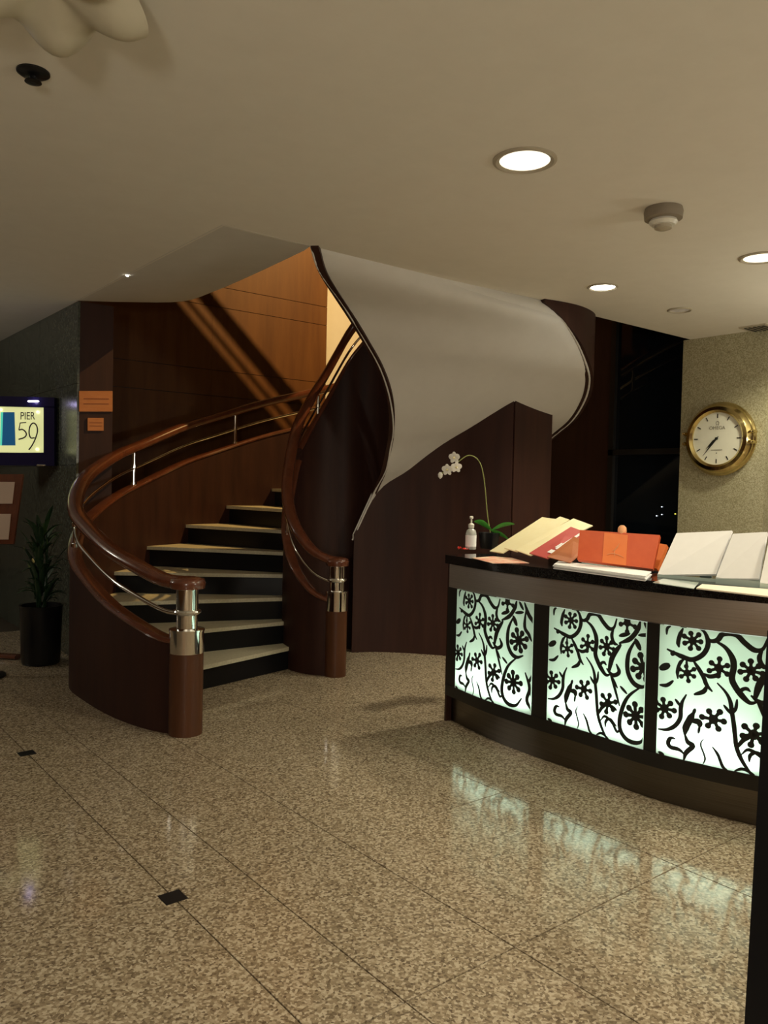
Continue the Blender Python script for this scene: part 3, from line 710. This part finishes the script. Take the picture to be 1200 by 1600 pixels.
# ================================================================ THINGS ON THE DESK
def card(name, pts, th, m_, label, ct, group=None):
    q = [at(*p) for p in pts]; V, Fc = slab(q, th); b = min(q, key=lambda v: v.z)
    t = mesh(name, V, Fc, m_, base=b); return tag(t, label, ct, group), q
def unit(q): return (q[1]-q[0]), (q[3]-q[0])
G = 'cream brochures fanned on the desk'
card('brochure', [(765, 861, 5.12), (786, 864, 5.0), (869, 811, 5.15), (847, 808, 5.27)], .006, cream, 'cream brochure furthest left in the fan beside the orchid pot', 'brochure', G)
_, q = card('brochure', [(788, 856, 4.97), (808, 862, 4.86), (890, 812, 5.0), (875, 807, 5.1)], .006, cream, 'cream brochure second from the left in the fan', 'brochure', G)
_, q = card('brochure', [(805, 859, 4.84), (829, 868, 4.7), (926, 821, 4.86), (896, 810, 4.98)], .006, cream, 'cream brochure third from the left, directly behind the red one', 'brochure', G)
rb, q = card('brochure', [(827, 864, 4.66), (855, 873, 4.52), (922, 834, 4.66), (892, 823, 4.78)], .006, red, 'crimson brochure with white lettering between cream and brown ones', 'brochure')
e1, e2 = unit(q); nn = e1.cross(e2).normalized(); nn = nn if nn.dot(CAM-q[0]) > 0 else -nn
def stripe(q, a, b, c, d, m_, par, name='white_stripe'):
    e1, e2 = q[1]-q[0], q[3]-q[0]; nn = e1.cross(e2).normalized(); nn = nn if nn.dot(CAM-q[0]) > 0 else -nn
    P = [q[0]+e1*u+e2*v+nn*.001 for u, v in (a, b, c, d)]; V, Fc = slab(P, .001); return mesh(name, V, Fc, m_, par)
stripe(q, (.72, .30), (.86, .30), (.86, .95), (.72, .95), paper, rb)
stripe(q, (.62, .16), (.86, .16), (.86, .26), (.62, .26), paper, rb)
stripe(q, (.62, .34), (.70, .34), (.70, .5), (.62, .5), paper, rb)
card('brochure', [(855, 870, 4.46), (891, 879, 4.40), (925, 852, 4.52), (897, 838, 4.56)], .005, brown, 'brown brochure in front of the crimson one beside the orange box', 'brochure')
ob, q = card('gift_box', [(902, 874, 4.32), (1020, 889, 4.12), (1031, 836, 4.19), (906, 828, 4.39)], .035, orange, 'wide orange gift box with paler middle band and gilt motif', 'box')
e1, e2 = unit(q)
stripe(q, (.34, .0), (.655, .0), (.655, 1), (.34, 1), orange2, ob, 'pale_band')
def motif(q, pts, w, m_, par):
    e1, e2 = q[1]-q[0], q[3]-q[0]; nn = e1.cross(e2).normalized(); nn = nn if nn.dot(CAM-q[0]) > 0 else -nn
    P = cat([q[0]+e1*u+e2*v+nn*.0035 for u, v in pts], 4); mesh('gilt_motif', *sweep(P, circ(w, 6)), m_, par)
gm = mat('gilt', (.75, .35, .16), .4)
motif(q, [(.40, .27), (.47, .33), (.56, .30), (.62, .24)], .0015, gm, ob); motif(q, [(.50, .25), (.50, .45), (.54, .62)], .0015, gm, ob); motif(q, [(.47, .42), (.52, .5), (.55, .68)], .0012, gm, ob)
tb = at(972, 833, 4.3); o = mesh('ribbon_knot', *lathe(tb, [(.018, -.01), (.024, .01), (.022, .03), (.010, .042)], 16), mat('pale_ribbon', (.85, .42, .2), .5), ob, smooth=True)
o.location = (0, 0, 0)
card('gift_box', [(1000, 880, 4.34), (1027, 889, 4.26), (1042, 851, 4.30), (1012, 846, 4.40)], .03, orange2, 'small bright orange box half hidden behind the wide orange box', 'box')
st = onz(955, 885, DT); t = thing('acrylic_stand', 'clear low acrylic stand under the wide orange box', 'stand', st)
mesh('foot', *slab([onz(908, 880, DT+.004), onz(1012, 892, DT+.004), onz(1016, 886, DT+.004), onz(913, 874, DT+.004)], .003, Vector((0, 0, -1))), acry, t)
# stack of white sheets
t = thing('paper_stack', 'long low stack of white sheets at the counter front edge', 'paper', onz(940, 902, DT))
for k in range(4):
    z = DT+.001+.0065*k; dx = (0, 1.5, -1, .5)[k]
    q = [onz(864.5+dx, 889, DT), onz(1008+dx, 908.7, DT), onz(1017+dx, 901, DT), onz(872+dx, 883.5, DT)]
    P = [Vector((p.x, p.y, z)) for p in q]; V = P+[p+Vector((0, 0, .0055)) for p in P]
    mesh('sheet_bundle', V, [(0, 1, 2, 3), (7, 6, 5, 4), (0, 4, 5, 1), (1, 5, 6, 2), (2, 6, 7, 3), (3, 7, 4, 0)], paper, t)
# three white menu boards leaning back
def board(pts, label):
    q = [at(*p) for p in pts]; base = min(q, key=lambda v: v.z).copy(); base.z = DT
    t = thing('menu_board', label, 'menu', base, 'white menu boards leaning on the desk')
    V, Fc = slab(q, .012); cv_ = mesh('cover', V, Fc, paper, t)
    n_ = (q[1]-q[0]).cross(q[3]-q[0]).normalized(); n_ = n_ if n_.dot(q[0]-CAM) > 0 else -n_
    tp = q[3].lerp(q[2], .5)*.7+q[0].lerp(q[1], .5)*.3+n_*.013
    ft = Vector((tp.x, tp.y, DT))+Vector((n_.x, n_.y, 0)).normalized()*.09
    mesh('back_strut', *sweep([tp, ft], [(-.03, -.002), (.03, -.002), (.03, .002), (-.03, .002)]), acry, t)
    b0, b1 = q[0].copy(), q[1].copy()
    mesh('foot_ledge', [Vector((v.x, v.y, z)) for z in (DT, min(b0.z, b1.z)+.004) for v in (b0+n_*.001, b1+n_*.001, b1+n_*.03, b0+n_*.03)], [(0, 1, 2, 3), (7, 6, 5, 4), (0, 4, 5, 1), (1, 5, 6, 2), (2, 6, 7, 3), (3, 7, 4, 0)], acry, t)
board([(1027, 898, 4.05), (1119, 897, 3.86), (1144, 829, 3.98), (1057, 833, 4.2)], 'blank white board leaning back on the counter, leftmost and widest of the three')
board([(1118, 903.5, 3.8), (1186, 904, 3.66), (1199, 831, 3.78), (1145, 834, 3.95)], 'blank white board leaning back on the counter, middle of the three')
board([(1187, 912, 3.6), (1262, 912, 3.46), (1285, 836, 3.56), (1203, 836, 3.74)], 'blank white board at the right edge of the photo, cut by it')
def flat(name, pts, z, th, m_, label, ct):
    q = [onz(x, y, DT+z) for x, y in pts]; V = [p for p in q]+[p+Vector((0, 0, th)) for p in q]; n_ = len(q)
    o = mesh(name, V, [tuple(range(n_)), tuple(range(2*n_-1, n_-1, -1))]+[(i, (i+1) % n_, n_+(i+1) % n_, n_+i) for i in range(n_)], m_, base=q[0]); return tag(o, label, ct)
flat('glass_sheet', [(1020, 911), (1084, 920.5), (1092, 911), (1036, 905)], .0005, .003, acry, 'clear glass sheet lying in front of the widest white board', 'glass sheet')
flat('cream_paper', [(1088, 920.5), (1230, 937), (1234, 925), (1097, 914.5)], .0005, .006, mat('warm_paper', (.85, .76, .6), .6), 'flat cream paper along the counter edge below the white boards', 'paper')
flat('leaflet', [(737, 872), (770, 880.5), (827, 880), (800, 872), (770, 869.5)], .0005, .002, mat('pink_leaflet', (.80, .30, .20), .5, noise=((14, 14, 14), (.85, .66, .5), .4, .6, 2)), 'pink and orange leaflet lying flat at the left end of the counter', 'leaflet')
# orchid
DO = 5.75
pot_c = at(764, 850, DO); pot_c.z = DT
orc = thing('potted_orchid', 'white orchid with arching stem in a black pot at the counter end', 'plant', pot_c)
mesh('pot', *lathe(pot_c, [(.055, 0), (.062, .01), (.075, .10), (.078, .115), (.068, .115), (.064, .10)], 28), black_m, orc, smooth=True)
mesh('soil', *lathe(pot_c, [(.066, .09), (.066, .1)], 20), ink, orc)
def leaf(a, b, w, bend, m_, par, name='leaf', wid=None, nseg=10, side=None):
    a, b = Vector(a), Vector(b); d = b-a; side = side or d.cross(Vector((0, 0, 1))).normalized(); V = []; Fc = []
    for i in range(nseg+1):
        t_ = i/nseg; c_ = a+d*t_+Vector((0, 0, bend*math.sin(math.pi*t_))); ww = w*math.sin(math.pi*(.06+.92*t_))**.75
        fold = Vector((0, 0, ww*.35))
        for k_, (s_, f_) in enumerate(((-1, 1), (0, 0), (1, 1))): V.append(c_+side*s_*ww+fold*f_)
    N = len(V); V += [v-Vector((0, 0, .0015)) for v in V]
    for i in range(nseg):
        for k_ in range(2):
            q = (3*i+k_, 3*i+k_+1, 3*i+k_+4, 3*i+k_+3); Fc.append(q); Fc.append(tuple(N+v for v in reversed(q)))
    Fc += [(3*i, 3*i+3, N+3*i+3, N+3*i) for i in range(nseg)]+[(3*i+2, N+3*i+2, N+3*i+5, 3*i+5) for i in range(nseg)]
    return mesh(name, V, Fc, m_, par, smooth=True, sharp=80)
rt_ = W(Vector((1, 0, 0))); toc = -FH
sd = (Vector((0, 0, 1))*.75+toc*.6).normalized()
leaf(at(768, 829, DO), at(741, 815, DO-.05), .026, .012, green_leaf, orc, side=sd)
leaf(at(768, 829, DO), at(804, 819, DO+.02), .020, .012, green_leaf, orc, side=sd)
leaf(at(768, 830, DO), at(795, 843, DO-.05), .018, .006, green_leaf, orc, side=sd)
stp = cat([at(x, y, DO) for x, y in ((766, 832), (763, 814), (760.7, 796), (758, 763), (754.7, 739), (750.7, 725), (745, 716.5), (737, 712), (729, 712.5), (720, 718.5), (708, 728), (690, 740))], 4)
mesh('stem', *sweep(stp, circ(.0035, 6), up=FH), stem_m, orc, smooth=True)
def bloom(c_, r, tilt):
    nrm = (toc+rt_*tilt+Vector((0, 0, -.25))).normalized(); e1 = nrm.cross(Vector((0, 0, 1))).normalized(); e2 = e1.cross(nrm)
    core = mesh('flower', *lathe(c_+nrm*.004, [(r*.05, -.004), (r*.22, 0), (r*.16, .012), (r*.04, .018)], 10, nrm), cream, orc, smooth=True)
    for k in range(5):
        a = math.pi/2+2*math.pi*k/5; wdt = r*(.52 if k in (1, 4) else .36); V = []; Fc = []
        d = e1*math.cos(a)+e2*math.sin(a); s = e1*-math.sin(a)+e2*math.cos(a)
        for i in range(7):
            t_ = i/6; ww = wdt*math.sin(math.pi*(.08+.86*t_))**.6; cc = c_+d*r*t_+nrm*(.25*r*math.sin(2*t_)*(1-.5*t_))
            V += [cc-s*ww-nrm*ww*.25, cc, cc+s*ww-nrm*ww*.25]
        N = len(V); V += [v-nrm*.0015 for v in V]
        for i in range(6):
            for k_ in range(2):
                q = (3*i+k_, 3*i+k_+1, 3*i+k_+4, 3*i+k_+3); Fc.append(q); Fc.append(tuple(N+v for v in reversed(q)))
        mesh('petal', V, Fc, petal, core, smooth=True)
bloom(at(710, 715, DO-.01), .043, -.5); bloom(at(713, 730, DO-.04), .04, .1); bloom(at(699, 734, DO-.02), .042, -.5)
mesh('bud', *lathe(at(688, 742, DO), [(.003, -.028), (.016, -.014), (.018, .004), (.008, .02)], 12), petal, orc, smooth=True)
# hand gel bottle
pb_ = at(735.5, 853, DO-.1); pb_.z = DT
bt = thing('pump_bottle', 'clear pump bottle with white label and cap beside the orchid', 'bottle', pb_)
mesh('body', *lathe(pb_, [(.036, 0), (.038, .01), (.038, .11), (.03, .135), (.016, .145), (.016, .15)], 24), gelm, bt, smooth=True)
lb = mesh('label', *lathe(pb_, [(.0386, .02), (.0386, .1)], 24, cap=False), paper, bt)
mesh('cap', *lathe(pb_, [(.02, .15), (.021, .175), (.012, .182), (.006, .185), (.006, .215)], 16), plastic, bt, smooth=True)
mesh('pump_head', *join(lathe(pb_, [(.006, .213), (.013, .216), (.013, .230), (.008, .234)], 14), sweep([pb_+Vector((0, 0, .225)), pb_+toc*.03-rt_*.008+Vector((0, 0, .222))], circ(.005, 8))), plastic, bt, smooth=True)
# crumpled red wrapper
V = []; Fc = []; N = 7; cc = at(724, 852, DO-.16); cc.z = DT+.002
for j in range(N):
    for i in range(N):
        V.append(cc+rt_*((i-3)*.012+random.uniform(-.004, .004))+toc*((j-3)*.012)+Vector((0, 0, abs(random.gauss(0, .012))*(1 if i < 3 else .4))))
for j in range(N-1):
    for i in range(N-1): Fc.append((j*N+i, j*N+i+1, (j+1)*N+i+1, (j+1)*N+i))
o = mesh('red_wrapper', V+[v+Vector((0, 0, .001)) for v in V], Fc+[tuple(N*N+k for k in reversed(f_)) for f_ in Fc], mat('red_foil', (.55, .03, .02), .35), base=cc); tag(o, 'crumpled red wrapper lying under the pump bottle', 'wrapper')

# ================================================================ LEFT SIDE
# lit restaurant sign projecting from the marble wall
DS = UM/((ray(85, 670).x)/ray(85, 670).dot(FH))-.12
sg = thing('lightbox_sign', 'dark framed lightbox sign reading PIER 59 on the marble wall', 'sign', at(30, 728, DS))
def sq(x, y, dd=0): return at(x, y, DS+dd)
fr_m = mat('navy_frame', (.012, .010, .045), .25, spec=.5)
mesh('housing', *slab([sq(-75, 726, .03), sq(85, 728, .03), sq(85, 621, .03), sq(-75, 617, .03)], .10), fr_m, sg)
for (a, b, c, d) in (((-75, 726), (85, 728), (85, 708), (-75, 706)), ((-75, 633), (85, 637), (85, 621), (-75, 617)), ((68, 709), (85, 709), (85, 635), (68, 635)), ((-75, 709), (-60, 709), (-60, 634), (-75, 634))):
    mesh('frame_bar', *slab([sq(*a), sq(*b), sq(*c), sq(*d)], .04), fr_m, sg)
face = mesh('lit_face', *slab([sq(-60, 708, .02), sq(68, 707, .02), sq(68, 637, .02), sq(-60, 634, .02)], .008), mat('sign_face', (.8, .82, .45), .5, emit=(.78, .80, .36), es=.45), sg)
mesh('blue_block', *slab([sq(3, 696, .017), sq(24, 696, .017), sq(22.5, 644, .017), sq(5, 644, .017)], .002), mat('sign_blue', (.01, .06, .12), .4, emit=(.005, .09, .22), es=.38), face)
mesh('teal_block', *slab([sq(0, 696, .018), sq(4, 696, .018), sq(6, 644, .018), sq(1, 644, .018)], .002), mat('sign_teal', (.05, .5, .35), .4, emit=(.1, .7, .5), es=.45), face)
rr_ = (sq(68, 672)-sq(0, 672)).normalized(); uu_ = Vector((0, 0, 1)); pxm = (sq(60, 670)-sq(10, 670)).length/50
text('lettering', 'PIER', 17*pxm, mat('sign_ink', (.05, .03, .05), .5), face, sq(43, 655.5, .012), rr_, uu_, font_scale_x=.74)
INKS = bpy.data.materials['sign_ink']
def stroke_px(pts, w, name):
    P = cat([sq(x, y, .012) for x, y in pts], 6); mesh(name, *sweep(P, [(-w*pxm/2, -.001), (w*pxm/2, -.001), (w*pxm/2, .001), (-w*pxm/2, .001)], up=FH), INKS, face)
stroke_px([(31, 661), (41, 660)], 1.6, 'digit_five_top'); stroke_px([(31.5, 661), (29.5, 672)], 1.4, 'digit_five_stem')
stroke_px([(29.5, 672), (35, 671), (40, 675), (41, 680), (37, 684), (29, 686.5)], 2.0, 'digit_five_bowl')
stroke_px([(54, 684), (48, 684), (45.5, 676), (47, 666), (52, 661), (57, 665), (58.5, 674), (55, 686), (50, 696), (45, 703)], 2.0, 'digit_nine')
for x, y in ((59, 644), (58, 702), (1, 640)): mesh('stud', *lathe(sq(x, y, .01), [(.013, -.008), (.013, .004), (.006, .008)], 12, toc), mat('stud', (1, 1, .8), .3, emit=(1, 1, .7), es=.7), face)
brk = mesh('wall_bracket', *slab([sq(84, 690, .05), sq(92, 690, .12), sq(92, 660, .12), sq(84, 660, .05)], .05), dark_metal, sg)
lamp('sign_picture_lamp', 'POINT', sq(52, 627, -.03), .12, (.6, .5, 1), .02)
mesh('picture_light', *lathe(sq(52, 627, -.004), [(.004, -.05), (.009, -.04), (.009, .04), (.004, .05)], 10, rr_), mat('sign_lamp', (.9, .9, 1), emit=(.75, .7, 1), es=2.5), sg)
mesh('chrome_foot', *lathe(sq(64, 727, -.003), [(.004, -.04), (.008, -.03), (.008, .03), (.004, .04)], 10, rr_), chrome, sg)
# menu stand
DM = 6.0
ms = thing('menu_stand', 'brown wooden menu stand holding two pale menu sheets below the lit sign', 'menu stand', Vector((at(0, 900, DM).x, at(0, 900, DM).y, 0)))
def mq(x, y, d=0): return at(x, y, DM+d)
mesh('backboard', *slab([mq(-75, 850, .0), mq(21, 850, .0), mq(36, 741, .12), mq(-60, 741, .12)], .02), rail_m, ms)
for a in (((-62, 787), (19, 787), (23, 753), (-57, 753)), ((-67, 843), (13, 843), (17, 803), (-63, 803))):
    d0 = [(.12*(850-y)/109-.012) for x, y in a]
    mesh('menu_sheet', *slab([mq(x, y, dd) for (x, y), dd in zip(a, d0)], .004), mat('menu_paper', (.5, .38, .3), .6), ms)
pb0 = mq(-25, 850, .05); mesh('pole', *lathe((pb0.x, pb0.y, 0), [(.02, .02), (.02, pb0.z+.05)], 14), dark_metal, ms)
mesh('foot_plate', *lathe((pb0.x, pb0.y, 0), [(.16, 0), (.16, .015), (.05, .03)], 28), dark_metal, ms, smooth=True)
# leafy plant in black planter
pp = at(64, 1000, 6.55); pp = Vector((min(pp.x, UM-.2), pp.y, 0))
pl = thing('potted_plant', 'dark leafy plant in a black planter in front of the marble wall', 'plant', pp)
mesh('planter', *lathe(pp, [(.14, 0), (.15, .02), (.165, .46), (.172, .48), (.155, .48), (.15, .44)], 32), black_m, pl, smooth=True)
mesh('soil', *lathe(pp, [(.15, .43), (.15, .44)], 24), ink, pl)
for k in range(70):
    a = random.uniform(0, 2*math.pi); h0 = random.uniform(.45, 1.05); r0_ = random.uniform(0, .05)
    s_ = pp+Vector((r0_*math.cos(a), r0_*math.sin(a), h0)); ln = random.uniform(.12, .21)*(1.1-.3*h0)
    e_ = s_+Vector((ln*math.cos(a), ln*math.sin(a), random.uniform(.0, .28)))
    if e_.x > UM-.03: continue
    leaf(s_, e_, .022, .03, dark_leaf, pl, nseg=5)
for k in range(5):
    a = k*1.25; mesh('branch', *sweep(cat([pp+Vector((.03*math.cos(a), .03*math.sin(a), .43)), pp+Vector((.05*math.cos(a+.5), .05*math.sin(a+.5), .8)), pp+Vector((.03*math.cos(a+1), .03*math.sin(a+1), 1.15))], 4), circ(.006, 6), up=FH), dark_leaf, pl)
# copper plaques on the mahogany wall
for (x0, y0, x1, y1, lab) in ((124, 611, 176, 643, 'larger orange copper plaque on the dark wood wall by the marble edge'), (137, 653, 162, 673, 'small square orange plate below the larger copper plaque')):
    q = [onv(x0, y1, VM-.013), onv(x1, y1, VM-.013), onv(x1, y0, VM-.013), onv(x0, y0, VM-.013)]
    t = thing('wall_plaque', lab, 'plaque', q[0])
    mesh('plate', *slab(q, .012), copper, t)
    e1, e2 = q[1]-q[0], q[3]-q[0]
    for v_ in (.35, .6): mesh('engraved_line', *slab([q[0]+e1*.12+e2*v_+Vector((0, -.0015, 0)), q[0]+e1*.88+e2*v_+Vector((0, -.0015, 0)), q[0]+e1*.88+e2*(v_+.05)+Vector((0, -.0015, 0)), q[0]+e1*.12+e2*(v_+.05)+Vector((0, -.0015, 0))], .001), mat('engraving', (.25, .07, .02), .6), t)
# rope lying between stanchions: low red cable at the far left floor
rp = cat([onz(-30, 1022, .022), onz(-10, 1023.5, .022), onz(10, 1025, .022), onz(28, 1026, .022)], 5)
o = mesh('door_mat_edge', *sweep(rp, oval(.05, .02)), rail_m, base=rp[0]); o.name = 'wooden_threshold'; tag(o, 'low reddish wooden threshold strip on the floor at the far left', 'threshold')
# black sign stand at the right edge
qs = [at(1163, 1600, 1.72), at(1330, 1640, 1.5), at(1370, 1000, 1.72), at(1199, 985, 1.95)]
dn = (qs[0]-qs[3]).normalized(); k1 = (qs[0].z-.0)/-dn.z; low = [qs[0]+dn*k1, None]; dn2 = (qs[1]-qs[2]).normalized(); low[1] = qs[1]+dn2*(qs[1].z/-dn2.z)
fs = thing('easel_board', 'tall black leaning display board cut by the right edge of the photo', 'display board', low[0])
mesh('board', *slab([low[0], low[1], qs[2], qs[3]], .03), black_m, fs)
bk = qs[3].lerp(qs[2], .5)*.8+low[0].lerp(low[1], .5)*.2; hz = (qs[2]-qs[3]).cross(Vector((0, 0, 1))).normalized(); hz = hz if hz.dot(FH) > 0 else -hz
mesh('rear_leg', *sweep([bk+hz*.035, Vector((bk.x, bk.y, 0))+hz*.5], circ(.015, 8)), black_m, fs)

# added uplighter body behind the desk, unseen, put under the ceiling fill light
ul = thing('fill_uplighter', 'slim dark uplighter added under the ceiling fill, behind the desk near the granite pier', 'lamp', (6.4, 1.5, 0))
mesh('base', *lathe((6.4, 1.5, 0), [(.15, 0), (.15, .015), (.04, .03)], 28), dark_metal, ul, smooth=True)
mesh('pole', *lathe((6.4, 1.5, 0), [(.012, .02), (.012, 1.72)], 12), dark_metal, ul, smooth=True)
mesh('lamp_shade', *lathe((6.4, 1.5, 0), [(.03, 1.70), (.14, 1.75), (.24, 1.84), (.235, 1.84), (.135, 1.76), (.03, 1.712)], 32, cap=False), white_m, ul, smooth=True)
